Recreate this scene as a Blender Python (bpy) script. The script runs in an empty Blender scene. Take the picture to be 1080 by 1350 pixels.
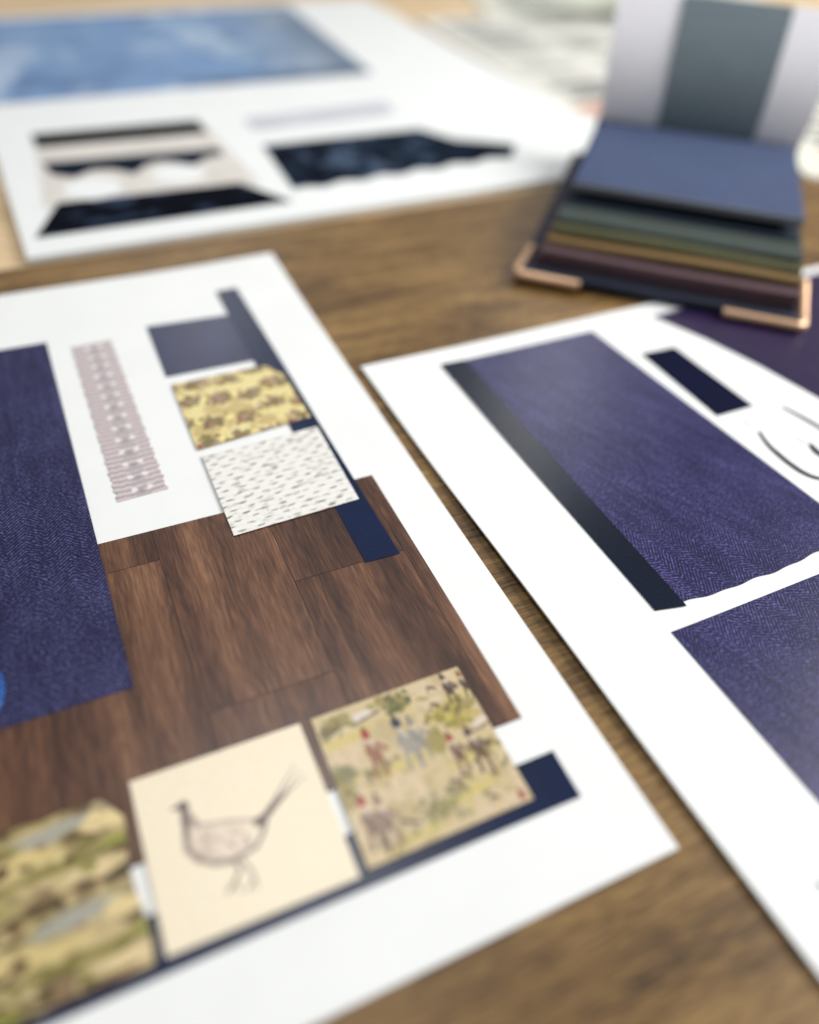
import bpy, bmesh, math, random
import numpy as np
from mathutils import Vector, Matrix
S = 0.17                      # metres per layout unit (an A3 sheet is 1.76 x 2.49 units)
rng = np.random.default_rng(7)
sc = bpy.context.scene
col = sc.collection

# ------------------------------------------------------------------ helpers
def lin(c):
    c = np.asarray(c, float) / 255.0
    return np.where(c <= .04045, c / 12.92, ((c + .055) / 1.055) ** 2.4)
def lin4(c): return tuple(float(x) for x in lin(c)) + (1.0,)

def link(o, parent=None):
    col.objects.link(o)
    if parent: o.parent = parent
    return o
def thing(name, label, cat, loc, rz, group=None):
    o = bpy.data.objects.new(name, None); col.objects.link(o)
    o.empty_display_size = .02
    o.location = [c * S for c in loc]; o.rotation_euler = (0, 0, rz)
    o['label'] = label; o['category'] = cat
    if group: o['group'] = group
    return o

def mesh_obj(name, verts, faces, m, parent=None, uvs=None, cols=None, smooth=False, label=None):
    me = bpy.data.meshes.new(name)
    me.from_pydata([tuple(float(c) * S for c in v) for v in verts], [], faces)
    uvl = me.uv_layers.new(name='UVMap')
    if uvs is None: uvs = [(v[0], v[1]) for v in verts]
    li = np.empty(len(me.loops), dtype=np.int32); me.loops.foreach_get('vertex_index', li)
    uvl.data.foreach_set('uv', np.asarray(uvs, dtype=np.float32)[li].ravel())
    if cols is not None:
        a = me.color_attributes.new('print', 'FLOAT_COLOR', 'POINT')
        a.data.foreach_set('color', np.asarray(cols, dtype=np.float32).ravel())
    me.materials.append(m)
    if smooth: me.polygons.foreach_set('use_smooth', [True] * len(me.polygons))
    me.update()
    o = bpy.data.objects.new(name, me)
    if label: o['label'] = label
    return link(o, parent)

def sheet(name, quad, m, parent, z=0.0, th=.0006, nx=2, ny=2, img=None, zf=None, warp=None, label=None, smooth=False):
    """thin solid sheet; quad = bl, br, tr, tl in the parent's plane; img = H x W x 3 albedo (row 0 = bottom)"""
    bl, br, tr, tl = [np.array(q, float) for q in quad]
    if img is not None: ny, nx = img.shape[:2]
    V = []; N = nx * ny
    for j in range(ny):
        t = j / (ny - 1)
        for i in range(nx):
            s = i / (nx - 1)
            p = (bl * (1 - s) + br * s) * (1 - t) + (tl * (1 - s) + tr * s) * t
            if warp: p = p + np.array(warp(s, t))
            V.append((p[0], p[1], z + (zf(p[0], p[1]) if zf else 0)))
    F = [(j*nx+i, j*nx+i+1, (j+1)*nx+i+1, (j+1)*nx+i) for j in range(ny-1) for i in range(nx-1)]
    ring = [i for i in range(nx)] + [j*nx+nx-1 for j in range(1, ny)] + [(ny-1)*nx+i for i in range(nx-2, -1, -1)] + [j*nx for j in range(ny-2, 0, -1)]
    base = len(V)
    for k in ring: V.append((V[k][0], V[k][1], V[k][2] - th))
    n = len(ring)
    for k in range(n):
        F.append((ring[k], base + k, base + (k+1) % n, ring[(k+1) % n]))
    cols = None
    if img is not None:
        c = img.reshape(-1, 3); c = np.concatenate([c, c[ring]]); cols = np.concatenate([c, np.ones((len(c), 1))], 1)
    # underside as strips so that it stays close to the curved sheet
    F.append(tuple(base + k for k in range(n - 1, -1, -1)))
    return mesh_obj(name, V, F, m, parent, cols=cols, label=label, smooth=False)

def poly(name, pts, m, parent, z=0.0, th=.0006, label=None):
    n = len(pts)
    a = sum(pts[i][0]*pts[(i+1) % n][1] - pts[(i+1) % n][0]*pts[i][1] for i in range(n))
    if a < 0: pts = pts[::-1]
    V = [(p[0], p[1], z) for p in pts] + [(p[0], p[1], z - th) for p in pts]
    F = [tuple(range(n)), tuple(range(2*n-1, n-1, -1))] + [(i, n+i, n+(i+1) % n, (i+1) % n) for i in range(n)]
    return mesh_obj(name, V, F, m, parent, label=label)

def ribbon(name, pts, w, m, parent, z, th=.0004, zf=None, label=None):
    P = [np.array(p, float) for p in pts]; Q = []
    for i in range(len(P) - 1):                       # Catmull-Rom
        p0 = P[max(i-1, 0)]; p1 = P[i]; p2 = P[i+1]; p3 = P[min(i+2, len(P)-1)]
        for t in np.linspace(0, 1, 8, endpoint=False):
            Q.append(.5 * ((2*p1) + (-p0+p2)*t + (2*p0-5*p1+4*p2-p3)*t*t + (-p0+3*p1-3*p2+p3)*t**3))
    Q.append(P[-1]); n = len(Q); V = []
    for i, q in enumerate(Q):
        d = Q[min(i+1, n-1)] - Q[max(i-1, 0)]; d /= np.linalg.norm(d) + 1e-9
        nn = np.array([-d[1], d[0]]); ww = w * (.45 + .55 * math.sin(math.pi * min(1, max(0, (i + .6) / n))))
        for s in (1, -1):
            e = q + nn * s * ww / 2; V.append((e[0], e[1], z + (zf(*e) if zf else 0)))
    F = [(2*i, 2*i+1, 2*i+3, 2*i+2) for i in range(n-1)]
    b = len(V); V += [(x, y, zz - th) for x, y, zz in V]
    F += [(b+2*i+2, b+2*i+3, b+2*i+1, b+2*i) for i in range(n-1)]
    F += [(2*i, 2*i+2, b+2*i+2, b+2*i) for i in range(n-1)] + [(2*i+3, 2*i+1, b+2*i+1, b+2*i+3) for i in range(n-1)]
    return mesh_obj(name, V, F, m, parent, label=label)

# ------------------------------------------------------------------ small raster painter (albedo prints)
def vnoise(h, w, cy, cx, seed=0):
    r = np.random.default_rng(seed); g = r.random((int(cy)+3, int(cx)+3))
    y = np.linspace(0, cy, h); x = np.linspace(0, cx, w)
    yi = y.astype(int); xi = x.astype(int); fy = (y-yi); fx = (x-xi)
    fy = (fy*fy*(3-2*fy))[:, None]; fx = (fx*fx*(3-2*fx))[None, :]
    a = g[yi][:, xi]; b = g[yi][:, xi+1]; c = g[yi+1][:, xi]; d = g[yi+1][:, xi+1]
    return (a*(1-fx)+b*fx)*(1-fy) + (c*(1-fx)+d*fx)*fy
def fbm(h, w, cy, cx, seed=0, o=4):
    s = 0; t = 0
    for k in range(o): s = s + vnoise(h, w, cy*2**k, cx*2**k, seed+k) * .5**k; t += .5**k
    return s / t
class Canvas:
    def __init__(s, h, w, bg):
        s.h, s.w = h, w; s.a = np.zeros((h, w, 3)) + np.array(bg, float)
        s.Y, s.X = np.meshgrid(np.linspace(1, 0, h)[::-1], np.linspace(0, 1, w), indexing='ij')
        s.D = 1 - s.Y                                 # down coordinate, 0 at the top edge
        s.n1 = fbm(h, w, 14, 14, 3) - .5; s.n2 = fbm(h, w, 14, 14, 9) - .5
    def mix(s, m, c, al=1):
        m = np.clip(m, 0, 1)[..., None] * al; s.a = s.a*(1-m) + np.array(c, float)*m
    def blob(s, x, y, rx, ry, c, al=.9, ang=0, rough=.5, soft=.25):
        dx = s.X - x + s.n1*rough*rx; dy = s.D - y + s.n2*rough*ry
        ca, sa = math.cos(ang), math.sin(ang); u = (dx*ca + dy*sa)/rx; v = (-dx*sa + dy*ca)/ry
        s.mix((1 - np.sqrt(u*u+v*v))/soft, c, al)
    def line(s, pts, w, c, al=.9, rough=.0, taper=False):
        for k in range(len(pts)-1):
            (x0, y0), (x1, y1) = pts[k], pts[k+1]
            dx, dy = x1-x0, y1-y0; L = dx*dx+dy*dy+1e-9
            px = s.X - x0 + s.n1*rough; py = s.D - y0 + s.n2*rough
            t = np.clip((px*dx+py*dy)/L, 0, 1)
            d = np.hypot(px - t*dx, py - t*dy)
            ww = w*(1-.75*(k+t)/(len(pts)-1)) if taper else w
            s.mix((ww - d)/(w*.5), c, al)
    def desat(s, k, tint=(1, 1, 1)):
        g = s.a.mean(2, keepdims=True); s.a = (g + (s.a-g)*k)*np.array(tint)
    def out(s): return lin(np.clip(s.a, 0, 255))

# ------------------------------------------------------------------ materials
def new_mat(name):
    m = bpy.data.materials.new(name); m.use_nodes = True; nt = m.node_tree
    return m, nt, nt.nodes['Principled BSDF']
def N(nt, t, **kw):
    n = nt.nodes.new(t)
    for k, v in kw.items():
        if k in n.inputs: n.inputs[k].default_value = v
        else: setattr(n, k, v)
    return n
def math_n(nt, op, a, b=None, c=None):
    n = nt.nodes.new('ShaderNodeMath'); n.operation = op
    for i, x in enumerate((a, b, c)):
        if x is None: continue
        if isinstance(x, (int, float)): n.inputs[i].default_value = x
        else: nt.links.new(x, n.inputs[i])
    return n.outputs[0]
def ramp(nt, fac, stops):
    r = nt.nodes.new('ShaderNodeValToRGB'); nt.links.new(fac, r.inputs[0]); e = r.color_ramp.elements
    while len(e) > 1: e.remove(e[0])
    e[0].position = stops[0][0]; e[0].color = stops[0][1]
    for p, c in stops[1:]:
        x = e.new(p); x.color = c
    return r.outputs[0]
def noise(nt, vec, scale, detail=4, rough=.55, dist=0):
    n = N(nt, 'ShaderNodeTexNoise', Scale=scale, Detail=detail, Roughness=rough, Distortion=dist)
    nt.links.new(vec, n.inputs['Vector']); return n
def mapping(nt, vec, scale=(1, 1, 1), rot=0.0, loc=(0, 0, 0)):
    n = nt.nodes.new('ShaderNodeMapping'); nt.links.new(vec, n.inputs['Vector'])
    n.inputs['Scale'].default_value = scale; n.inputs['Rotation'].default_value = (0, 0, rot); n.inputs['Location'].default_value = loc
    return n.outputs[0]
def uvn(nt): return nt.nodes.new('ShaderNodeUVMap').outputs[0]
def mixc(nt, fac, a, b, mode='MIX'):
    n = nt.nodes.new('ShaderNodeMix'); n.data_type = 'RGBA'; n.blend_type = mode
    for idx, x in ((0, fac), (6, a), (7, b)):
        if isinstance(x, (int, float)): n.inputs[idx].default_value = x
        elif isinstance(x, tuple): n.inputs[idx].default_value = x
        else: nt.links.new(x, n.inputs[idx])
    return n.outputs[2]
def bump(nt, p, h, strength=.2, dist=.0002):
    b = N(nt, 'ShaderNodeBump', Strength=strength, Distance=dist)
    nt.links.new(h, b.inputs['Height']); nt.links.new(b.outputs[0], p.inputs['Normal'])

def plain(name, rgb, rough=.5, var=.06, scale=9, metallic=0, spec=.5, fine=0):
    m, nt, p = new_mat(name); uv = uvn(nt); c = lin4(rgb)
    n = noise(nt, uv, scale, 5)
    dark = tuple(x*(1-var) for x in c[:3])+(1,); light = tuple(min(1, x*(1+var)) for x in c[:3])+(1,)
    o = ramp(nt, n.outputs[0], [(.3, dark), (.7, light)])
    if fine:
        f = noise(nt, uv, 260, 2); o = mixc(nt, fine, o, ramp(nt, f.outputs[0], [(.35, (0, 0, 0, 1)), (.65, (1, 1, 1, 1))]), 'OVERLAY')
        bump(nt, p, f.outputs[0], .15)
    nt.links.new(o, p.inputs['Base Color'])
    p.inputs['Roughness'].default_value = rough; p.inputs['Metallic'].default_value = metallic
    p.inputs['Specular IOR Level'].default_value = spec
    return m

def paper(name, rgb=(238, 239, 237), rough=.5):
    m, nt, p = new_mat(name); uv = uvn(nt)
    n = noise(nt, uv, 6, 6, .6); f = noise(nt, uv, 120, 4, .7)
    a = lin4([x*.985 for x in rgb]); b = lin4(rgb)
    o = ramp(nt, n.outputs[0], [(.35, a), (.65, b)])
    sp = ramp(nt, f.outputs[0], [(.24, lin4([x*.9 for x in rgb])), (.30, (1, 1, 1, 1))])
    o = mixc(nt, .5, o, sp, 'MULTIPLY')
    nt.links.new(o, p.inputs['Base Color']); p.inputs['Roughness'].default_value = rough
    p.inputs['Specular IOR Level'].default_value = .35
    bump(nt, p, f.outputs[0], .10, .0002)
    return m

def herring(name, c0, c1, c2, F=120., col_w=.034, rough=.33, amt=1.0, rot=0.0):
    m, nt, p = new_mat(name); uv = mapping(nt, uvn(nt), rot=rot)
    wob = noise(nt, uv, 30, 4, .65); 
    sx = nt.nodes.new('ShaderNodeSeparateXYZ'); nt.links.new(uv, sx.inputs[0])
    wx = math_n(nt, 'MULTIPLY', math_n(nt, 'SUBTRACT', wob.outputs[0], .5), .016)
    x = math_n(nt, 'DIVIDE', math_n(nt, 'ADD', sx.outputs[0], wx), col_w)
    tri = math_n(nt, 'PINGPONG', x, 1.0)
    ph = math_n(nt, 'ADD', math_n(nt, 'MULTIPLY', math_n(nt, 'ADD', sx.outputs[1], wx), F), math_n(nt, 'MULTIPLY', tri, col_w*F*.9))
    s = math_n(nt, 'SINE', math_n(nt, 'MULTIPLY', ph, 6.283))
    fine = noise(nt, uv, 190, 3, .7); soft = noise(nt, uv, 7, 4, .6); mid = noise(nt, mapping(nt, uv, (60, 9, 1)), 1, 3, .6)
    f = math_n(nt, 'MULTIPLY_ADD', s, .13, .5)
    f = math_n(nt, 'ADD', f, math_n(nt, 'MULTIPLY', math_n(nt, 'SUBTRACT', fine.outputs[0], .5), 1.15))
    f = math_n(nt, 'ADD', f, math_n(nt, 'MULTIPLY', math_n(nt, 'SUBTRACT', mid.outputs[0], .5), .32*amt))
    f = math_n(nt, 'ADD', f, math_n(nt, 'MULTIPLY', math_n(nt, 'SUBTRACT', soft.outputs[0], .5), .22*amt))
    o = ramp(nt, f, [(.22, lin4(c0)), (.52, lin4(c1)), (.85, lin4(c2))])
    nt.links.new(o, p.inputs['Base Color']); p.inputs['Roughness'].default_value = rough; p.inputs['Specular IOR Level'].default_value = .36
    return m

def printed(name, rough=.35, spec=.35):
    m, nt, p = new_mat(name)
    a = nt.nodes.new('ShaderNodeAttribute'); a.attribute_name = 'print'
    f = noise(nt, uvn(nt), 150, 3, .6)
    o = mixc(nt, .35, a.outputs['Color'], ramp(nt, f.outputs[0], [(.3, (.7, .7, .7, 1)), (.7, (1, 1, 1, 1))]), 'MULTIPLY')
    nt.links.new(o, p.inputs['Base Color']); p.inputs['Roughness'].default_value = rough; p.inputs['Specular IOR Level'].default_value = .24
    p.inputs['Specular IOR Level'].default_value = spec
    return m

def wood(name, stops, rot=0., stretch=14., scale=3., rough=.45, plank_attr=False, pores=.5, wave=.5, bstr=.15, spec=.5):
    m, nt, p = new_mat(name); base = uvn(nt)
    if plank_attr:
        a = nt.nodes.new('ShaderNodeAttribute'); a.attribute_name = 'print'
        va = nt.nodes.new('ShaderNodeVectorMath'); va.operation = 'MULTIPLY_ADD'
        nt.links.new(a.outputs['Vector'], va.inputs[0]); va.inputs[1].default_value = (0, 7, 7); nt.links.new(base, va.inputs[2]); base = va.outputs[0]
    base = mapping(nt, base, rot=rot)                               # grain runs along local x from here on
    uv = mapping(nt, base, (scale, scale*stretch, 1))
    big = noise(nt, mapping(nt, base, (scale*.8, scale*2.6, 1)), 1.3, 3, .5, .8)
    dist = nt.nodes.new('ShaderNodeVectorMath'); dist.operation = 'MULTIPLY_ADD'
    nt.links.new(big.outputs['Color'], dist.inputs[0]); dist.inputs[1].default_value = (.5, 2.2, 0); nt.links.new(uv, dist.inputs[2])
    g = noise(nt, dist.outputs[0], 1.0, 7, .62)
    w = N(nt, 'ShaderNodeTexWave', Scale=.55, Distortion=7.0, Detail=4.0); w.inputs['Detail Scale'].default_value = 1.6; w.bands_direction = 'Y'
    nt.links.new(dist.outputs[0], w.inputs['Vector'])
    pr = noise(nt, mapping(nt, base, (scale*9, scale*90, 1)), 1.0, 3, .6)
    f = math_n(nt, 'ADD', math_n(nt, 'MULTIPLY', g.outputs[0], 1-wave*.5), math_n(nt, 'MULTIPLY', w.outputs[0], wave*.28))
    f = math_n(nt, 'ADD', f, math_n(nt, 'MULTIPLY', math_n(nt, 'SUBTRACT', big.outputs[0], .5), .75))
    f = math_n(nt, 'ADD', f, math_n(nt, 'MULTIPLY', math_n(nt, 'SUBTRACT', pr.outputs[0], .5), pores))
    if plank_attr:
        sp = nt.nodes.new('ShaderNodeSeparateXYZ'); nt.links.new(a.outputs['Vector'], sp.inputs[0])
        f = math_n(nt, 'ADD', f, math_n(nt, 'MULTIPLY', math_n(nt, 'SUBTRACT', sp.outputs[0], .5), .12))
    o = ramp(nt, f, stops)
    nt.links.new(o, p.inputs['Base Color']); p.inputs['Roughness'].default_value = rough
    p.inputs['Specular IOR Level'].default_value = spec
    if bstr: bump(nt, p, pr.outputs[0], bstr, .0004)
    return m

M_paper = paper('paper_white'); M_paper2 = paper('foam_board_white', (236, 238, 236)); M_edge = plain('paper_edge', (205, 205, 200), .8)
M_herr = herring('navy_herringbone', (14, 12, 40), (34, 33, 72), (96, 98, 146), F=132, col_w=.032)
M_herr2 = herring('violet_herringbone', (12, 11, 42), (32, 30, 76), (106, 102, 160), F=132, col_w=.032, rot=-.35)
M_navy = plain('deep_navy_print', (9, 26, 60), .3, .22, 8, fine=.3, spec=.28)
M_navyg = plain('petrol_strip_print', (7, 19, 38), .27, .25, 5, fine=.3, spec=.28)
M_grey = plain('slate_blue_print', (46, 50, 80), .3, .22, 7, fine=.2, spec=.28)
M_small = plain('ink_navy_print', (6, 12, 42), .8, .15, 8, spec=.08)
M_purple = herring('plum_print', (24, 15, 46), (40, 27, 62), (70, 52, 92), F=90)
M_print = printed('picture_print', .36)
M_cloud = printed('sky_print', .5, .25); M_dark = printed('dark_picture_print', .8, .04)
def plank_mat(name, stops, rough):
    m, nt, p = new_mat(name); base = mapping(nt, uvn(nt), rot=-math.pi/2)
    a = nt.nodes.new('ShaderNodeAttribute'); a.attribute_name = 'print'
    va = nt.nodes.new('ShaderNodeVectorMath'); va.operation = 'MULTIPLY_ADD'
    nt.links.new(a.outputs['Vector'], va.inputs[0]); va.inputs[1].default_value = (5, 9, 0); nt.links.new(base, va.inputs[2]); q = va.outputs[0]
    sp = nt.nodes.new('ShaderNodeSeparateXYZ'); nt.links.new(a.outputs['Vector'], sp.inputs[0])
    sq = nt.nodes.new('ShaderNodeSeparateXYZ'); nt.links.new(q, sq.inputs[0])
    warp = noise(nt, mapping(nt, q, (2.6, 9, 1)), 1, 3, .5)
    broad = noise(nt, mapping(nt, q, (1.6, 17, 1)), 1, 4, .55, .4)
    fine = noise(nt, mapping(nt, q, (9, 210, 1)), 1, 4, .6, .3)
    pores = noise(nt, mapping(nt, q, (26, 420, 1)), 1, 2, .5)
    ph = math_n(nt, 'ADD', math_n(nt, 'MULTIPLY', sq.outputs[1], 330), math_n(nt, 'MULTIPLY', warp.outputs[0], 95))
    ring = math_n(nt, 'SINE', ph)
    f = math_n(nt, 'MULTIPLY_ADD', ring, .035, .5)
    for n_, k in ((broad, 1.1), (warp, .35), (fine, .50), (pores, .55)):
        f = math_n(nt, 'ADD', f, math_n(nt, 'MULTIPLY', math_n(nt, 'SUBTRACT', n_.outputs[0], .5), k))
    f = math_n(nt, 'ADD', f, math_n(nt, 'MULTIPLY', math_n(nt, 'SUBTRACT', sp.outputs[2], .5), .16))
    nt.links.new(ramp(nt, f, stops), p.inputs['Base Color']); p.inputs['Roughness'].default_value = rough
    return m
M_floor = wood('plank_print', [(.10, lin4((36, 19, 12))), (.36, lin4((74, 46, 31))), (.56, lin4((106, 70, 49))), (.86, lin4((152, 112, 82)))],
               rot=-math.pi/2, stretch=5.5, scale=2.6, rough=.34, plank_attr=True, pores=.8, wave=.30, bstr=0)
M_table = wood('oak_table', [(.12, lin4((56, 38, 18))), (.38, lin4((104, 77, 42))), (.60, lin4((136, 106, 62))), (.86, lin4((168, 136, 86)))],
               rot=-.47, stretch=15, scale=2.6, rough=.42, pores=1.0, wave=.2, spec=.35)
M_pale = wood('pale_oak', [(.2, lin4((196, 164, 120))), (.5, lin4((222, 194, 152))), (.85, lin4((236, 216, 182)))], rot=-.05, stretch=9, scale=.9, rough=.5, pores=.2, wave=.3)
M_copper = plain('rose_gold_metal', (224, 186, 152), .45, .05, metallic=1)
M_ink = plain('pencil_grey_ink', (34, 40, 52), .6); M_inkn = plain('navy_ink', (24, 34, 58), .6); M_faint = plain('faint_ink', (228, 228, 226), .6); M_mid = plain('light_grey_ink', (110, 112, 114), .6)

M_floor = plank_mat('plank_print', [(.10, lin4((38, 21, 14))), (.38, lin4((74, 46, 32))), (.60, lin4((108, 73, 51))), (.94, lin4((156, 116, 87)))], .34)
# ------------------------------------------------------------------ tables (the setting)
def struct(o): o['kind'] = 'structure'; return o
yT = math.radians(28.0); dT = np.array([math.cos(yT), math.sin(yT)]); nT = np.array([-dT[1], dT[0]]); pT = np.array([-1.086, 1.867])
def tp(a, b): return list(pT + dT*a + nT*b)
t1 = struct(poly('brown_tabletop', [tp(-5, 0), tp(-5, -6), tp(9, -6), tp(9, 0)], M_table, None, 0, .15))
t2 = struct(poly('pale_tabletop', [tp(-8, 12), tp(-8, .012), tp(12, .012), tp(12, 12)], M_pale, None, -.004, .15))

# ------------------------------------------------------------------ board A (plank floor, pheasant, hunting scenes)
boardA = thing('presentation_board', 'white sheet with dark plank floor print, pheasant picture and woven swatch, in the left foreground', 'board', (.3706, .464, 0), .46319, 'presentation boards on the table')
HA = .0045
sheet('sheet', [(-2.49, -.002), (0, 0), (0, 1.764), (-2.49, 1.764)], M_paper, boardA, z=HA, th=.004, nx=40, ny=30,
      zf=lambda u, v: .006*math.exp(-((u)**2+(v-1.76)**2)/.025))
zA = lambda u, v: .006*math.exp(-((u)**2+(v-1.76)**2)/.025)
L1, L2, L3 = HA+.0012, HA+.0022, HA+.0032

# plank print : one mesh of butted planks, each with its own tint and grain offset
V, F, C = [], [], []
def plank(u0, u1, v0, v1):
    r = rng.random(3); b = len(V); g = .0006; u0 += g; u1 -= g; v0 += g; v1 -= g
    for (x, y, z) in ((u0, v0, L1), (u1, v0, L1), (u1, v1, L1), (u0, v1, L1), (u0, v0, L1-.0008), (u1, v0, L1-.0008), (u1, v1, L1-.0008), (u0, v1, L1-.0008)):
        V.append((x, y, z)); C.append((r[0], r[1], r[2], 1))
    F.extend([tuple(b+i for i in q) for q in ((0, 1, 2, 3), (0, 4, 5, 1), (1, 5, 6, 2), (2, 6, 7, 3), (3, 7, 4, 0))])
for u0, u1, js in ((-1.3, -1.09, [.5]), (-1.09, -.90, [.66]), (-.90, -.705, [.35]), (-.705, -.505, [.742]), (-.505, -.312, [.421]), (-.312, -.1150, [.612]), (-.1150, -.0915, [])):
    ed = [.2435] + js + [.8165]
    for a, b in zip(ed[:-1], ed[1:]): plank(u0, u1, a, b)
b = len(V)
for x, y in ((-1.3, .2435), (-.0915, .2435), (-.0915, .8165), (-1.3, .8165)): V.append((x, y, L1-.0005)); C.append((0, 0, 0, 1))
F.append((b, b+1, b+2, b+3))
fp = mesh_obj('floor_print', V, F, M_floor, boardA, cols=C, label='dark brown wood plank print')
fp.data.materials.append(plain('seam_brown', (40, 24, 16), .6)); fp.data.polygons[len(F)-1].material_index = 1

sheet('herringbone_panel', [(-1.7, .503), (-.5900, .5028), (-.6045, 1.503), (-1.7, 1.512)], M_herr, boardA, z=L2)
sheet('fabric_swatch', [(-.3845, 1.276), (-.16, 1.276), (-.16, 1.489), (-.3845, 1.499)], M_grey, boardA, z=L1, label='plain slate blue swatch')
poly('navy_strip', [(-.1918, 1.61), (-.1384, 1.6135), (-.1251, .6064), (-.1877, .6083)], M_navy, boardA, z=L2)
sheet('navy_strip', [(-1.3, .1120), (-.0785, .1080), (-.0778, .1810), (-1.3, .1800)], M_navy, boardA, z=L1-.0002)

# yellow patterned swatch
c = Canvas(150, 160, (230, 214, 150)); c.mix(np.clip((fbm(150, 160, 8, 9, 47)-.47)*5, 0, 1), (190, 164, 108), .75)
rr = np.random.default_rng(12)
for j in range(4):
    for i in range(5):
        x = (i + .5*(j % 2))/3.7 - .04; y = j/3.2 + .05 + .05*((i*7+j*3) % 3 - 1)
        for k in range(34):
            a = rr.random()*6.28; d = rr.random()**.9*1.15; q = rr.random()
            cl = (124, 112, 66) if q < .4 else ((148, 120, 88) if q < .65 else ((176, 142, 130) if q < .85 else (116, 98, 64)))
            c.blob(x + .125*d*math.cos(a), y + .085*d*math.sin(a), .026+.018*rr.random(), .016+.014*rr.random(), cl, .8, rr.random()*3, .9)
        c.blob(x-.07, y+.03, .024, .026, (146, 56, 54), .8, 0, .8)
        c.line([(x-.12, y+.095), (x-.02, y+.06), (x+.06, y+.085)], .009, (96, 84, 54), .7, .03)
        c.blob(x+.135, y+.01, .045, .05, (238, 224, 146), .9, -.2, .7)
sheet('fabric_swatch', [(-.380, 1.0045), (-.1405, 1.0298), (-.1481, 1.2464), (-.380, 1.2406)], M_print, boardA, z=L3, img=c.out(),
      warp=lambda s, t: ((-.014*max(0, (s-.85)/.15)**2*max(0, (t-.8)/.2)), -.02*max(0, (s-.8)/.2)**2*max(0, (t-.7)/.3)), label='yellow swatch with olive and red floral pattern')

# woven swatch
h, w = 170, 160; c = Canvas(h, w, (236, 234, 227))
X = c.X*7.0; D = c.D*17.0
row = np.floor(D); sh = (row % 2)*.42 + (c.n1*.25)
cx = (X + sh) % 1 - .5; cy = (D + c.n2*.5 + cx*.12) % 1 - .5
hole = np.exp(-((cx/.27)**2 + (cy/.21)**2)*1.1)
gate = vnoise(h, w, 26, 12, 5)
c.mix(np.clip((hole - .30)*2.4, 0, 1)*(.2 + .9*gate), (112, 106, 94), .85)
c.mix(np.clip((np.cos(D*2*np.pi+cx*2) - .35), 0, 1)*.5, (252, 250, 244), .9)
c.mix(np.clip((fbm(h, w, 40, 16, 21)-.60)*7, 0, 1), (150, 146, 136), .45)
sheet('fabric_swatch', [(-.3765, .7495), (-.1402, .7596), (-.1396, .993), (-.3765, .983)], M_print, boardA, z=L3+.0006, img=c.out(), label='off-white woven swatch')

# crochet trim
h, w = 300, 60; c = Canvas(h, w, (196, 182, 182))
rib = np.cos(c.D*2*np.pi*38 + np.abs(c.X-.5)*3 + c.n1*3)
c.mix(np.clip(rib, 0, 1)*.5, (232, 222, 222)); c.mix(np.clip(-rib-.2, 0, 1)*.6, (140, 126, 130))
for k in range(14):
    y = (k+.5)/14
    for x in (.36, .68): c.blob(x+.01, y, .085, .016, (238, 234, 232), .95, 0, .4, .5)
    c.line([(.4, y+.033), (.52, y+.024), (.64, y+.033)], .03, (176, 168, 170), .6); c.blob(.52, y+.012, .09, .011, (146, 140, 142), .6, 0, .5)
sheet('lace_trim', [(-.5461, .9108), (-.4565, .9153), (-.4696, 1.4672), (-.5559, 1.4642)], M_print, boardA, z=L1, img=c.out(),
      warp=lambda s, t: ((s-.5)*.0025*math.cos(t*2*math.pi*14)+.0015*math.sin(t*200), .0), label='pinkish grey crochet trim')

# pheasant card
h, w = 170, 170; c = Canvas(h, w, (243, 229, 201)); c.mix(np.clip(c.n1*2+.2, 0, 1)*.35, (246, 234, 210))
BR = (92, 76, 78); LT = (188, 168, 154)
def U(px, py):       # reference drawing grid to card units
    dx, dy = px-5, py-265; e1 = (770, -260); e2 = (205, 735); det = e1[0]*e2[1]-e1[1]*e2[0]
    return ((dx*e2[1]-dy*e2[0])/det, (e1[0]*dy-e1[1]*dx)/det)
b0 = U(410, 560)
a_ = -(-.33)
c.blob(*U(410, 555), .205, .125, (228, 210, 190), .8, .30, .15, .3)
c.blob(*U(330, 560), .10, .11, (214, 196, 178), .6, .3, .4, .6)
body = [U(*q) for q in ((268, 455), (262, 520), (275, 585), (320, 632), (390, 652), (450, 645), (500, 620), (560, 590), (590, 530), (600, 480))]
c.line(body, .014, BR, .7, .012); c.line(body[1:7], .026, (150, 132, 122), .5, .02)
c.line([U(*q) for q in ((300, 480), (350, 480), (440, 470), (530, 470), (580, 480))], .014, (170, 150, 142), .7, .01)
c.line([U(*q) for q in ((245, 395), (265, 430), (300, 480))], .030, (150, 134, 126), .7, .01); c.line([U(*q) for q in ((245, 420), (258, 470), (268, 520))], .02, BR, .7, .01)
c.blob(*U(245, 392), .042, .036, (104, 88, 90), .95, 0, .3, .5); c.line([U(235, 392), U(202, 402)], .012, BR, .8)
for q in ((560, 480, 600, 450, 650, 370, 740, 215), (570, 490, 620, 440, 690, 360, 790, 275), (575, 485, 620, 430, 670, 370, 765, 245)):
    c.line([U(q[0], q[1]), U(q[2], q[3]), U(q[4], q[5]), U(q[6], q[7])], .024, BR, .75, .004, True)
for k in range(26):
    x = 300 + rng.random()*240; y = 500 + rng.random()*110
    c.line([U(x, y), U(x+18, y+16)], .006, (128, 104, 98), .45)
c.line([U(*q) for q in ((470, 640), (490, 680), (470, 730), (440, 770))], .013, (120, 100, 96), .7); c.line([U(470, 730), U(490, 770)], .009, (140, 120, 112), .6)
c.line([U(*q) for q in ((500, 640), (530, 680), (550, 725), (520, 765))], .012, (130, 110, 104), .6); c.line([U(550, 725), U(560, 765)], .008, (150, 130, 120), .5)
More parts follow.
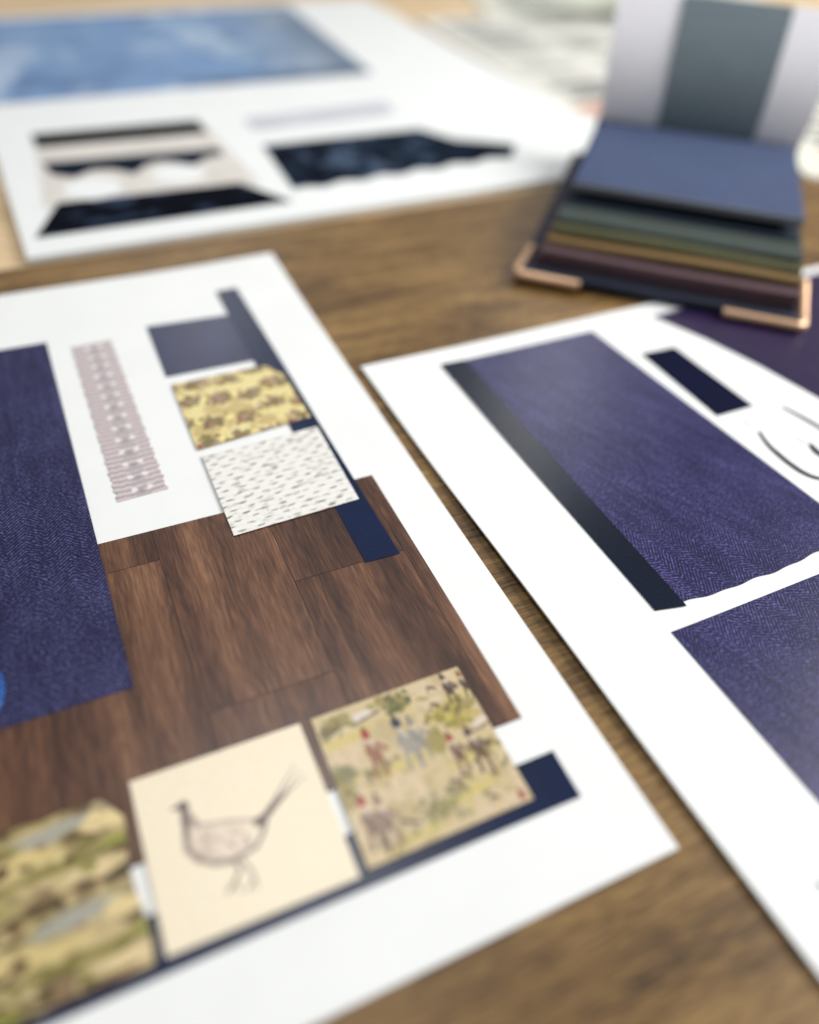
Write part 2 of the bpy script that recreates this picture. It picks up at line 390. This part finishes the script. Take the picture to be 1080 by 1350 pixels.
sheet('pheasant_print', [(-.6211, .1262), (-.388, .1240), (-.3890, .3545), (-.6222, .3562)], M_print, boardA, z=L3, img=c.out(), label='cream card with pencil pheasant')

# hunting scene square
def toile():
    c = Canvas(180, 180, (212, 196, 152)); c.mix(np.clip((fbm(180, 180, 5, 7, 61)-.5)*5, 0, 1), (222, 204, 170), .7); c.mix(np.clip((fbm(180, 180, 9, 12, 65)-.56)*7, 0, 1), (188, 172, 122), .55)
    YG, OL, GR, RD, DK, SL = (214, 200, 110), (158, 150, 84), (118, 122, 84), (176, 66, 56), (88, 72, 66), (84, 92, 112)
    for x, y, rx, ry in ((.2, .22, .3, .05), (.45, .5, .3, .05), (.8, .62, .2, .06), (.3, .95, .3, .05), (.92, .2, .15, .04), (.75, .82, .2, .05)): c.blob(x, y, rx, ry, YG, .7, -.1, 1.2, .7)
    c.blob(.12, .09, .12, .06, OL, .8, -.2, 1.2, .5); c.blob(.09, .13, .09, .03, GR, .6, 0, 1.5); c.blob(.5, .09, .14, .08, OL, .8, .1, 1.6, .5)
    for k in range(26): c.blob(.42+rng.random()*.2, .03+rng.random()*.13, .022, .014, (92, 104, 70), .7, rng.random()*3, 1.)
    c.blob(.3, .10, .09, .04, (222, 216, 206), .9, -.1, .4); c.line([(.22, .15), (.3, .13), (.4, .11)], .012, DK, .6, .01)
    c.blob(.80, .30, .16, .11, (190, 176, 84), .85, .5, 1.2, .4); c.blob(.64, .45, .08, .08, OL, .75, 0, 1.5); c.blob(.93, .28, .08, .04, OL, .7, .1, 1.4)
    for k in range(40): c.blob(.66+rng.random()*.28, .2+rng.random()*.22, .018, .012, (140, 130, 60), .6, rng.random()*3, 1.)
    c.blob(.06, .44, .12, .09, GR, .75, .5, 1.4, .5); c.blob(.04, .58, .06, .09, OL, .7, 0, 1.4); c.blob(.50, .84, .16, .12, (172, 166, 116), .75, 0, 1.5, .6)
    for k in range(30): c.blob(.38+rng.random()*.26, .74+rng.random()*.2, .018, .018, (134, 138, 98), .55, rng.random()*3, 1.)
    for k in range(150):
        bx_, by_ = ((.12, .12), (.5, .1), (.8, .3), (.06, .48), (.5, .84), (.93, .62), (.3, .5), (.75, .78), (.2, .92))[k % 9]
        q = rng.random(); c.blob(bx_+rng.normal()*.075, by_+rng.normal()*.045, .02+.02*rng.random(), .012+.012*rng.random(), OL if q < .4 else (GR if q < .65 else (YG if q < .85 else (134, 114, 90))), .6, rng.random()*3, 1.)
    for k in range(40): c.blob(rng.random(), rng.random(), .03, .006, (176, 156, 120), .5, rng.random()*.6-.3, 1.)
    def rider(x, y, coat, horse, s=1.0, grey=False):
        c.blob(x+.005*s, y+.13*s, .045*s, .085*s, horse, .85, -.2, .5); c.line([(x-.02*s, y+.18*s), (x-.03*s, y+.29*s)], .014*s, horse, .85, .01)
        c.line([(x+.03*s, y+.18*s), (x+.035*s, y+.30*s)], .016*s, horse, .85, .01); c.line([(x+.04*s, y+.08*s), (x+.085*s, y+.13*s)], .02*s, horse, .7, .01)
        c.blob(x, y, .032*s, .042*s, coat, .95, 0, .5, .4); c.blob(x-.002, y-.045*s, .013*s, .016*s, DK, .9); c.line([(x, y+.03*s), (x+.02*s, y+.1*s)], .01*s, (226, 218, 206), .7)
    rider(.27, .235, RD, (158, 108, 84), 1.0); rider(.47, .235, (52, 66, 92), (158, 158, 152), 1.1); rider(.55, .26, (150, 146, 136), (150, 150, 146), .9)
    rider(.725, .455, RD, (120, 92, 78), .8); rider(.845, .46, (98, 78, 74), (112, 88, 80), .95); rider(.095, .63, RD, (138, 112, 100), 1.); rider(.18, .66, (150, 122, 110), (142, 120, 108), .95)
    rider(.947, .955, RD, DK, .8); rider(.98, .06, (150, 90, 66), DK, .6); rider(.87, .035, DK, DK, .7)
    for x, y in ((.77, .08), (.74, .20), (.63, .72), (.70, .71), (.80, .90), (.33, .86), (.28, .83), (.9, .13)):
        c.blob(x, y, .034, .014, (104, 92, 86), .8, .5, .6); c.line([(x-.02, y), (x-.03, y+.035)], .006, DK, .6); c.line([(x+.02, y), (x+.03, y+.03)], .006, DK, .6)
    for k in range(60): c.blob(rng.random(), .2+.8*rng.random(), .012, .008, (120, 106, 84), .45, rng.random()*3, 1.)
    c.blob(.95, .42, .07, .03, (224, 210, 196), .9, -.2, .4); c.line([(.88, .47), (.99, .45)], .012, (120, 106, 80), .6, .01)
    c.a = np.clip((c.a-190)*1.12+182, 20, 245); c.desat(.80, (1.02, .99, .98))
    return c.out()
sheet('hunting_scene_print', [(-.3755, .1290), (-.1395, .1290), (-.1395, .3570), (-.3725, .3545)], M_print, boardA, z=L3, img=toile(), label='cream square of red coated riders and trees')
c = Canvas(170, 300, (204, 188, 140)); c.mix(np.clip((fbm(170, 300, 6, 9, 71)-.5)*6, 0, 1), (150, 140, 92), .7); c.mix(np.clip((fbm(170, 300, 7, 10, 75)-.56)*7, 0, 1), (112, 98, 72), .7)
for ox, oy in ((0, 0), (.02, .52)):
    for k in range(90):
        q = rng.random(); c.blob(rng.random(), .2*rng.random()+rng.integers(0, 3)*.3+.12+oy*.1, .012+.014*rng.random(), .02+.02*rng.random(), (84, 74, 44) if q < .3 else ((146, 148, 72) if q < .6 else ((226, 210, 156) if q < .85 else (120, 84, 70))), .7, rng.random()*3, 1.)
    for bx in (.62, .12):
        c.blob(bx+.21+ox, .10+oy, .13, .055, (176, 178, 168), .95, -.3, .8, .3); c.blob(bx+.33+ox, .12+oy, .06, .07, (232, 214, 158), .9, 0, 1)
        c.blob(bx+.35+ox, .05+oy, .04, .05, (168, 156, 128), .7, 0, 1.3); c.blob(bx+.1+ox, .22+oy, .16, .07, (222, 204, 140), .8, .1, .8)
        c.blob(bx+.08+ox, .23+oy, .022, .04, (92, 48, 46), .95, .2, .6); c.blob(bx+.03+ox, .28+oy, .05, .02, (84, 70, 48), .8, -.3, .8)
        c.blob(bx+.2+ox, .32+oy, .2, .04, (150, 146, 78), .85, -.15, 1.2, .6); c.blob(bx+.36+ox, .28+oy, .045, .05, (172, 174, 88), .9, 0, .6)
        c.blob(bx+.33+ox, .31+oy, .06, .012, (104, 96, 66), .7, -.2, 1); c.blob(bx+.16+ox, .46+oy, .035, .10, (150, 128, 100), .8, .1, 1.2)
        c.blob(bx+.27+ox, .46+oy, .07, .016, (128, 84, 76), .75, -.1, .8); c.blob(bx+.0+ox, .46+oy, .09, .05, (170, 172, 84), .9, -.1, .8); c.blob(bx+.3+ox, .4+oy, .08, .05, (230, 212, 164), .8, 0, 1)
        c.line([(bx-.05+ox, .56+oy), (bx+.08+ox, .53+oy), (bx+.2+ox, .48+oy)], .02, (94, 84, 52), .7, .03)
c.a = np.clip((c.a-172)*1.35+158, 20, 245); c.desat(.68, (1.03, 1.0, .97))
sheet('hunting_scene_print', [(-1.12, .125), (-.6350, .1250), (-.6405, .345), (-1.12, .352)], M_print, boardA, z=L3, img=c.out(),
      warp=lambda s, t: (.003*math.sin(t*9)*s**8 - .02*max(0, (s-.93)/.07)*max(0, (t-.85)/.15), .0012*math.sin(s*60)*t**6), label='faded olive and cream landscape square')

# round blue picture cut by the frame
cc = (-.835, .575); R_ = .077
poly('blue_medallion', [(cc[0]+R_*math.cos(t), cc[1]+R_*1.05*math.sin(t)) for t in np.linspace(0, 2*math.pi, 60, endpoint=False)], herring('bright_blue_print', (16, 48, 120), (44, 96, 170), (120, 170, 220), amt=2.), boardA, z=L3)

# ------------------------------------------------------------------ board B (herringbone panels)
boardB = thing('presentation_board', 'white sheet with two big violet herringbone panels and small navy strip, on the right', 'board', (-.1288, 1.5189, 0), .48815, 'presentation boards on the table')
HB = .0075
def zB(u, v):
    e = math.exp(-(max(u, 0)/.16)**2)
    return .011*e*math.exp(-((v+.72)/.33)**2) + .004*math.exp(-((u-.9)**2+(v+.9)**2)/.3) + .003*math.sin(v*4+1)*e - .0022
sheet('sheet', [(-.004, -1.76), (2.49, -1.76), (2.49, 0), (0, 0)], M_paper, boardB, z=HB, th=.0035, nx=80, ny=70, zf=zB,
      warp=lambda s, t: (-.006*math.exp(-(s/.1)**2)*math.sin(min(1, (1-t)*1.3)*math.pi*1.0), 0))
K1 = HB+.0013; K2 = HB+.0022
sheet('navy_strip', [(.1643, -.8391), (.2200, -.8391), (.2325, -.0608), (.17, -.0585)], M_navyg, boardB, z=K2, nx=6, ny=40, zf=zB,
      warp=lambda s, t: (0, -.012*s*(1-t)**9))
sheet('herringbone_panel', [(.2166, -.8430), (.63, -.838), (.5855, -.0610), (.2308, -.0608)], M_herr2, boardB, z=K1, nx=60, ny=40, zf=zB,
      warp=lambda s, t: (0, ((-.010*math.sin(s*3.1) + .0014*math.sin(s*37) + .0012*math.sin(s*19+1)))*(1-t)**6))
sheet('herringbone_panel', [(.1592, -1.60), (.95, -1.60), (.95, -.889), (.1603, -.8849)], M_herr2, boardB, z=K1, nx=30, ny=30, zf=zB)
sheet('navy_strip', [(.6345, -.4547), (.7344, -.4564), (.7293, -.1965), (.6353, -.1919)], M_small, boardB, z=K1, nx=6, ny=10, zf=zB)
# plum cut-out : a strip with a curved lower edge
lowp = [(.7744, -.0576), (.8292, -.1949), (.8684, -.3357), (.8981, -.4946), (.915, -.62), (.93, -.76)]
V, F = [], []
for i, (x, y) in enumerate(lowp):
    for s in np.linspace(0, 1, 8):
        xx = x*(1-s) + 1.62*s; yy = y*(1-s) + (-.02 - .15*i)*s
        V.append((xx, yy, K1 + zB(xx, yy)))
n8 = 8
for i in range(len(lowp)-1):
    for s in range(n8-1): F.append((i*n8+s, (i+1)*n8+s, (i+1)*n8+s+1, i*n8+s+1))
b = len(V); V += [(x, y, z-.0007) for x, y, z in V]
F += [tuple(b+k for k in f[::-1]) for f in F] + [(i*n8, b+i*n8, b+(i+1)*n8, (i+1)*n8) for i in range(len(lowp)-1)]
mesh_obj('plum_cutout', V, F, M_purple, boardB)
for nm, pts, ww, mt in (('ink_stroke', [(.6797, -.5331), (.6662, -.5716), (.662, -.6019), (.6613, -.6405), (.6671, -.6756), (.6834, -.6997), (.715, -.725)], .013, M_ink),
                        ('ink_stroke', [(.7948, -.4837), (.8045, -.5234), (.8098, -.5489), (.8129, -.576), (.812, -.62)], .013, M_mid),
                        ('ink_stroke', [(.750, -.6080), (.7443, -.625), (.7428, -.6429), (.748, -.67)], .016, M_inkn),
                        ('ink_stroke', [(.6893+.013*math.cos(t), -.5001+.013*math.sin(t)) for t in np.linspace(0, 6, 9)], .006, M_faint),
                        ('ink_stroke', [(.7555+.015*math.cos(t), -.589+.013*math.sin(t)) for t in np.linspace(0, 6, 9)], .006, M_faint),
                        ('ink_stroke', [(.074, -1.2740), (.0775, -1.281)], .005, M_ink)):
    ribbon(nm, pts, ww, mt, boardB, K1, zf=zB)

# ------------------------------------------------------------------ board C (far left, portrait)
boardC = thing('presentation_board', 'blurred white board at the back with pale blue sky picture above black and navy shapes', 'board', (-1.030, 1.9129, 0), .4958, 'presentation boards on the table')
HC = .016
sheet('sheet', [(0, 0), (2.10, 0), (2.10, 2.62), (0, 2.62)], M_paper2, boardC, z=HC, th=.0155)
h, w = 150, 170; c = Canvas(h, w, (118, 150, 190))
f1 = fbm(h, w, 4, 9, 31, 5); f2 = fbm(h, w, 6, 8, 57, 5)
c.mix(np.clip((f1-.50)*5, 0, 1), (176, 192, 212), .8); c.mix(np.clip((f2-.55)*5, 0, 1), (84, 112, 152), .8)
c.mix(np.clip((c.X-.62)*2.6, 0, 1), (138, 148, 160), .75); c.mix(np.clip((c.X-.85)*5, 0, 1)*(c.D > .2), (70, 84, 104), .55)
c.line([(.55, .1), (.62, .4), (.68, .7)], .05, (190, 208, 222), .6, .15); c.blob(.02, .7, .08, .15, (190, 206, 222), .7, 0, 1)
c.blob(.9, .95, .5, .05, (60, 76, 98), .55, 0, 1)
sheet('sky_picture', [(.045, 1.29), (1.545, 1.27), (1.62, 2.56), (.05, 2.56)], M_cloud, boardC, z=HC+.0012, img=c.out())
M_blk = plain('ink_black_print', (4, 6, 12), .9, .3, spec=.03); M_nv = plain('dark_teal_print', (18, 30, 46), .9, .3, spec=.05); M_bg = plain('greige_print', (214, 208, 200), .6, .08); M_lg = plain('lilac_grey_print', (190, 192, 200), .6, .12)
sheet('greige_panel', [(.085, .300), (.72, .268), (.70, .85), (.13, .86)], M_bg, boardC, z=HC+.0012)
sheet('black_bar', [(.127, .80), (.690, .765), (.690, .905), (.127, .93)], M_blk, boardC, z=HC+.0022)
poly('navy_valance', [(.125, .655), (.680, .612), (.68, .545), (.62, .535), (.565, .480), (.51, .535), (.47, .555), (.42, .53), (.375, .47), (.32, .53), (.26, .545), (.20, .50), (.14, .545)], M_nv, boardC, z=HC+.0022)
for q in ((.235, .40, .085, .085), (.50, .43, .085, .075)):
    poly('white_motif', [(q[0]+q[2]*math.cos(t), q[1]+q[3]*math.sin(t)) for t in np.linspace(0, 2*math.pi, 30, endpoint=False)], M_paper2, boardC, z=HC+.0026)
h, w = 60, 120; c = Canvas(h, w, (6, 10, 20)); c.mix(np.clip((fbm(h, w, 4, 9, 77)-.54)*8, 0, 1), (48, 62, 84), .9)
sheet('dark_textile', [(.035, .110), (.765, .110), (.66, .300), (.125, .325)], M_dark, boardC, z=HC+.0022, img=c.out())
poly('lilac_strip', [(.85, .875), (1.44, .90), (1.415, .765), (.85, .745)], M_lg, boardC, z=HC+.0014)
h, w = 80, 130; c = Canvas(h, w, (22, 34, 50)); c.mix(np.clip((fbm(h, w, 6, 9, 99)-.5)*7, 0, 1), (74, 90, 110), .9); c.mix(np.clip((fbm(h, w, 5, 12, 44)-.52)*8, 0, 1), (8, 13, 24), .9)
sheet('rug_picture', [(.80, .195), (1.60, .225), (1.42, .575), (.83, .59)], M_dark, boardC, z=HC+.0018, img=c.out(),
      warp=lambda s, t: (.13*max(0, (s-.75)*4)*max(0, 1-abs(t-.28)/.3), .010*math.sin(s*37)*(1-t)**3))

# ------------------------------------------------------------------ swatch book
book = thing('swatch_book', 'thick fabric swatch book with rose gold corners and striped top page standing up', 'swatch book', (.25, 2.0, 0), -.262)
def box(name, u0, u1, v0, v1, z0, z1, m, r=.006, shear=0., label=None, parent=None, wob=0.):
    bm = bmesh.new(); nx, ny = 14, 12
    pts = []
    for j in range(ny+1):
        for i in range(nx+1):
            s, t = i/nx, j/ny; x = u0+(u1-u0)*s; y = v0+(v1-v0)*t
            dz = wob*math.sin(s*5+u0*30+z0*80)*math.cos(t*3+z0*40)
            pts.append((x + shear*(y-v0), y + wob*.8*math.sin(s*4+z0*50)*(1-t), dz))
    top = [bm.verts.new(((x)*S, y*S, (z1+d)*S)) for x, y, d in pts]; bot = [bm.verts.new((x*S, y*S, (z0+d)*S)) for x, y, d in pts]
    W = nx+1
    for j in range(ny):
        for i in range(nx):
            q = [j*W+i, j*W+i+1, (j+1)*W+i+1, (j+1)*W+i]
            bm.faces.new([top[k] for k in q]); bm.faces.new([bot[k] for k in q[::-1]])
    ring = list(range(nx+1)) + [j*W+nx for j in range(1, ny+1)] + [ny*W+i for i in range(nx-1, -1, -1)] + [j*W for j in range(ny-1, 0, -1)]
    for k in range(len(ring)):
        a, b2 = ring[k], ring[(k+1) % len(ring)]; bm.faces.new([top[a], bot[a], bot[b2], top[b2]])
    uvl = bm.loops.layers.uv.new('UVMap')
    for f in bm.faces:
        for l in f.loops: l[uvl].uv = (l.vert.co.x/S, l.vert.co.y/S + l.vert.co.z/S)
    me = bpy.data.meshes.new(name); bm.to_mesh(me); bm.free(); me.materials.append(m)
    o = bpy.data.objects.new(name, me)
    if label: o['label'] = label
    link(o, parent or book)
    bv = o.modifiers.new('bevel', 'BEVEL'); bv.width = r*S; bv.segments = 3; bv.limit_method = 'ANGLE'; bv.angle_limit = math.radians(50)
    return o
def cloth(name, a, b, c_, rough=.85):
    m = herring(name, a, b, c_, F=60, col_w=.02, rough=rough, amt=.6); return m
Mc_cov = plain('navy_cover_cloth', (14, 24, 46), .7, .2, 20); Mc_pink = cloth('mauve_cloth', (60, 42, 48), (84, 62, 68), (108, 84, 88)); Mc_och = cloth('ochre_cloth', (92, 72, 40), (118, 94, 56), (140, 116, 76))
Mc_ol = cloth('olive_cloth', (60, 62, 40), (82, 84, 56), (104, 104, 76)); Mc_grn = cloth('grey_green_cloth', (84, 98, 106), (108, 122, 128), (138, 150, 154)); Mc_gg = cloth('dusty_green_cloth', (36, 44, 42), (56, 66, 62), (80, 90, 84)); Mc_teal = cloth('teal_cloth', (10, 20, 34), (18, 34, 50), (34, 50, 66))
Mc_blu = cloth('slate_blue_cloth', (42, 54, 84), (60, 74, 106), (86, 100, 132)); Mc_wht = cloth('lilac_white_cloth', (222, 220, 226), (236, 234, 238), (246, 245, 246))
box('cover', 0, .715, -.005, .95, .006, .034, Mc_cov, .008, label='dark navy back cover')
box('swatch', .030, .705, .030, .90, .0345, .050, cloth('brown_cloth', (52, 38, 48), (70, 54, 62), (90, 72, 78)), .005, wob=.0015, label='dark plum swatch')
box('swatch', .040, .705, .036, .90, .0505, .074, Mc_pink, .008, wob=.002, label='mauve swatch')
box('swatch', .050, .705, .078, .90, .0750, .092, Mc_och, .006, wob=.002, label='ochre swatch')
box('swatch', .054, .700, .115, .90, .0930, .108, Mc_ol, .006, wob=.002, label='olive swatch')
box('swatch', .058, .700, .150, .90, .1090, .120, Mc_gg, .005, wob=.002, label='grey green swatch')
box('swatch', .055, .690, .25, .90, .1210, .126, Mc_teal, .003, wob=.001, label='dark teal swatch')
box('swatch', .072, .690, .292, .87, .150, .170, Mc_blu, .006, wob=.0015, label='slate blue swatch on top')
box('lit_edge_strip', .0725, .6895, .284, .2915, .1505, .1690, plain('lit_edge_grey', (112, 116, 122), .7, .1, 20), .002, label='added grey strip, painted light on the front edge of the top swatch')  # added strip, its paler grey stands in for light on the slab front
box('binding', .06, .70, .862, .95, .034, .165, Mc_cov, .01)
# tilted page standing at the binding: lilac white page with grey green band
def upright(name, u0, u1, m, off, top, label):
    V, F = [], []; n = 16
    for k in range(n+1):
        t = k/n
        y = .885 - .03*math.sin(t*math.pi) + .20*t**1.5 - off*(1-.3*t); z = .157 + t*top + off*t
        s = 1 + .11*t
        V += [((u0-.38)*s+.38, y - .0, z), ((u1-.38)*s+.38, y, z)]
    for k in range(n): F.append((2*k, 2*k+1, 2*k+3, 2*k+2))
    b = len(V); V += [(x, y+.008, z) for x, y, z in V]
    for k in range(n): F.append((b+2*k+2, b+2*k+3, b+2*k+1, b+2*k)); F.append((2*k, 2*k+2, b+2*k+2, b+2*k)); F.append((2*k+3, 2*k+1, b+2*k+1, b+2*k+3))
    F.append((2*n, 2*n+1, b+2*n+1, b+2*n)); F.append((1, 0, b, b+1))
    return mesh_obj(name, V, F, m, book, uvs=[(v[0], v[2]+v[1]) for v in V], label=label)
upright('page', .072, .700, Mc_wht, 0, .345, 'lilac white page standing upright')
upright('swatch', .255, .555, Mc_grn, .011, .335, 'grey green swatch standing upright')
# rose gold corner tubes
def tube(name, pts, r, m, parent):
    cu = bpy.data.curves.new(name, 'CURVE'); cu.dimensions = '3D'; cu.bevel_depth = r*S; cu.bevel_resolution = 6; cu.use_fill_caps = True
    sp = cu.splines.new('POLY'); sp.points.add(len(pts)-1)
    for i, p in enumerate(pts): sp.points[i].co = (p[0]*S, p[1]*S, p[2]*S, 1)
    o = bpy.data.objects.new('tmp', cu); col.objects.link(o)
    dg = bpy.context.evaluated_depsgraph_get(); me = bpy.data.meshes.new_from_object(o.evaluated_get(dg)); me.name = name
    bpy.data.objects.remove(o); me.materials.clear(); me.materials.append(m); me.polygons.foreach_set('use_smooth', [True]*len(me.polygons))
    if not me.uv_layers: me.uv_layers.new(name='UVMap')
    return link(bpy.data.objects.new(name, me), parent)
def arc(cx, cy, r, a0, a1, z): return [(cx+r*math.cos(a), cy+r*math.sin(a), z) for a in np.linspace(a0, a1, 7)]
tube('metal_corner', [(.010, .125, .034)] + arc(.016, .0, .02, math.pi, 1.5*math.pi, .024) + [(.165, -.018, .022)], 0.0125, M_copper, book)
tube('metal_corner', [(.530, -.018, .022)] + arc(.704, .0, .02, 1.5*math.pi, 2*math.pi, .022) + [(.724, .06, .03), (.722, .16, .055)], 0.0125, M_copper, book)

# ------------------------------------------------------------------ pages lying at the back right
M_news = printed('magazine_print', .5)
def magazine(label, loc, rz, W, H, seed, photo, bg=(226, 224, 214)):
    t = thing('magazine', label, 'magazine', loc, rz, 'loose pages at the back of the table')
    c = Canvas(220, 160, bg); r = np.random.default_rng(seed)
    for colx in (.08, .40, .70):
        y = .05
        while y < .95:
            if r.random() < .12: y += .05; continue
            L = .24*(.6+.4*r.random()); big = r.random() < .22
            c.line([(colx, y), (colx+L, y)], .016 if big else .006, (84, 88, 88) if big else (138, 140, 134), .95); y += .05 if big else .019
    for (x, y, rx, ry, cc) in photo: c.blob(x, y, rx, ry, cc, .9, 0, .6, .4)
    sheet('page', [(0, 0), (W, 0), (W, H), (0, H)], M_news, t, z=.006, th=.006, img=c.out())
    sheet('page', [(.015, -.012), (W+.012, -.01), (W+.01, H-.01), (.012, H-.01)], M_paper2, t, z=-.0005, th=.003)
    return t
magazine('blurred grey text page lying behind the swatch book, left of it', (.59, 3.345, .001), .45, 1.35, 1.65, 5,
         ((.13, .93, .13, .05, (206, 140, 118)), (.2, .80, .12, .03, (130, 132, 128)), (.34, .90, .10, .04, (226, 196, 150)), (.6, .12, .25, .06, (160, 160, 150)), (.25, .35, .2, .05, (176, 178, 170))))
magazine('pale cream page at the right edge behind the swatch book', (1.30, 2.90, .004), -.12, 1.3, 1.7, 8, ((.1, .9, .08, .05, (236, 226, 200)),), (232, 230, 216))
magazine('pale greenish page farthest back, at the top of the table', (.25, 5.05, .001), .16, 1.9, 1.4, 12, ((.5, .6, .3, .2, (196, 204, 180)),), (226, 226, 210))

# ------------------------------------------------------------------ camera
f_px, pitch, roll = 1052.267, .754998, .0625525
cam = bpy.data.cameras.new('camera'); co = bpy.data.objects.new('camera', cam); col.objects.link(co)
Rv = Vector((1, 0, 0)); Uv = Vector((0, math.sin(pitch), math.cos(pitch))); Fv = Vector((0, math.cos(pitch), -math.sin(pitch)))
Xc = Rv*math.cos(roll) + Uv*math.sin(roll); Yc = -Rv*math.sin(roll) + Uv*math.cos(roll); Zc = -Fv
mw = Matrix.Identity(4)
for i in range(3): mw[i][0] = Xc[i]; mw[i][1] = Yc[i]; mw[i][2] = Zc[i]
mw[2][3] = S; co.matrix_world = mw
cam.sensor_fit = 'VERTICAL'; cam.sensor_height = 24; cam.sensor_width = 19.2; cam.lens = f_px/1350*24
cam.clip_start = .005; cam.clip_end = 50
cam.dof.use_dof = True; cam.dof.focus_distance = 1.36*S; cam.dof.aperture_fstop = cam.lens/1000/(.056*S)
sc.camera = co

# ------------------------------------------------------------------ light
w_ = bpy.data.worlds.new('World'); sc.world = w_; w_.use_nodes = True
bg = w_.node_tree.nodes['Background']; bg.inputs[0].default_value = (.93, .96, 1, 1); bg.inputs[1].default_value = .33
def area(name, loc, target, sx, sy, power, colr=(1, 1, 1)):
    l = bpy.data.lights.new(name, 'AREA'); l.shape = 'RECTANGLE'; l.size = sx*S; l.size_y = sy*S; l.energy = power*S*S; l.color = colr
    o = bpy.data.objects.new(name, l); col.objects.link(o); o.location = [c*S for c in loc]
    o.rotation_euler = (Vector(target)-Vector(loc)).to_track_quat('-Z', 'Y').to_euler(); return o
area('window_and_fill_light', (6.0, 3.3, 4.2), (0.2, 1.6, 0), 3.2, 3.2, 760, (1, .985, .96))
area('window_and_fill_light', (-3.5, -4.0, 6.0), (0.3, 2.0, 0), 3.0, 3.0, 45, (.95, .98, 1))  # added soft front fill behind the camera, no window known there
def mirror(p, h): return (p[0]*(1+h), p[1]*(1+h), h)         # where a lamp of height h is mirrored at table point p
area('ceiling_lamp', mirror((.28, 1.46), 6), (.28, 1.4, 0), 1.2, 1.2, 70)
area('ceiling_lamp', mirror((-.08, .42), 6), (0, .4, 0), 1.2, 1.2, 115)
area('ceiling_lamp', mirror((-.48, 1.60), 6), (-.4, 1.5, 0), 1.5, 1.5, 60)

sc.view_settings.view_transform = 'Standard'; sc.view_settings.look = 'None'; sc.view_settings.gamma = 1; sc.view_settings.exposure = -.17
sc.view_settings.use_curve_mapping = False
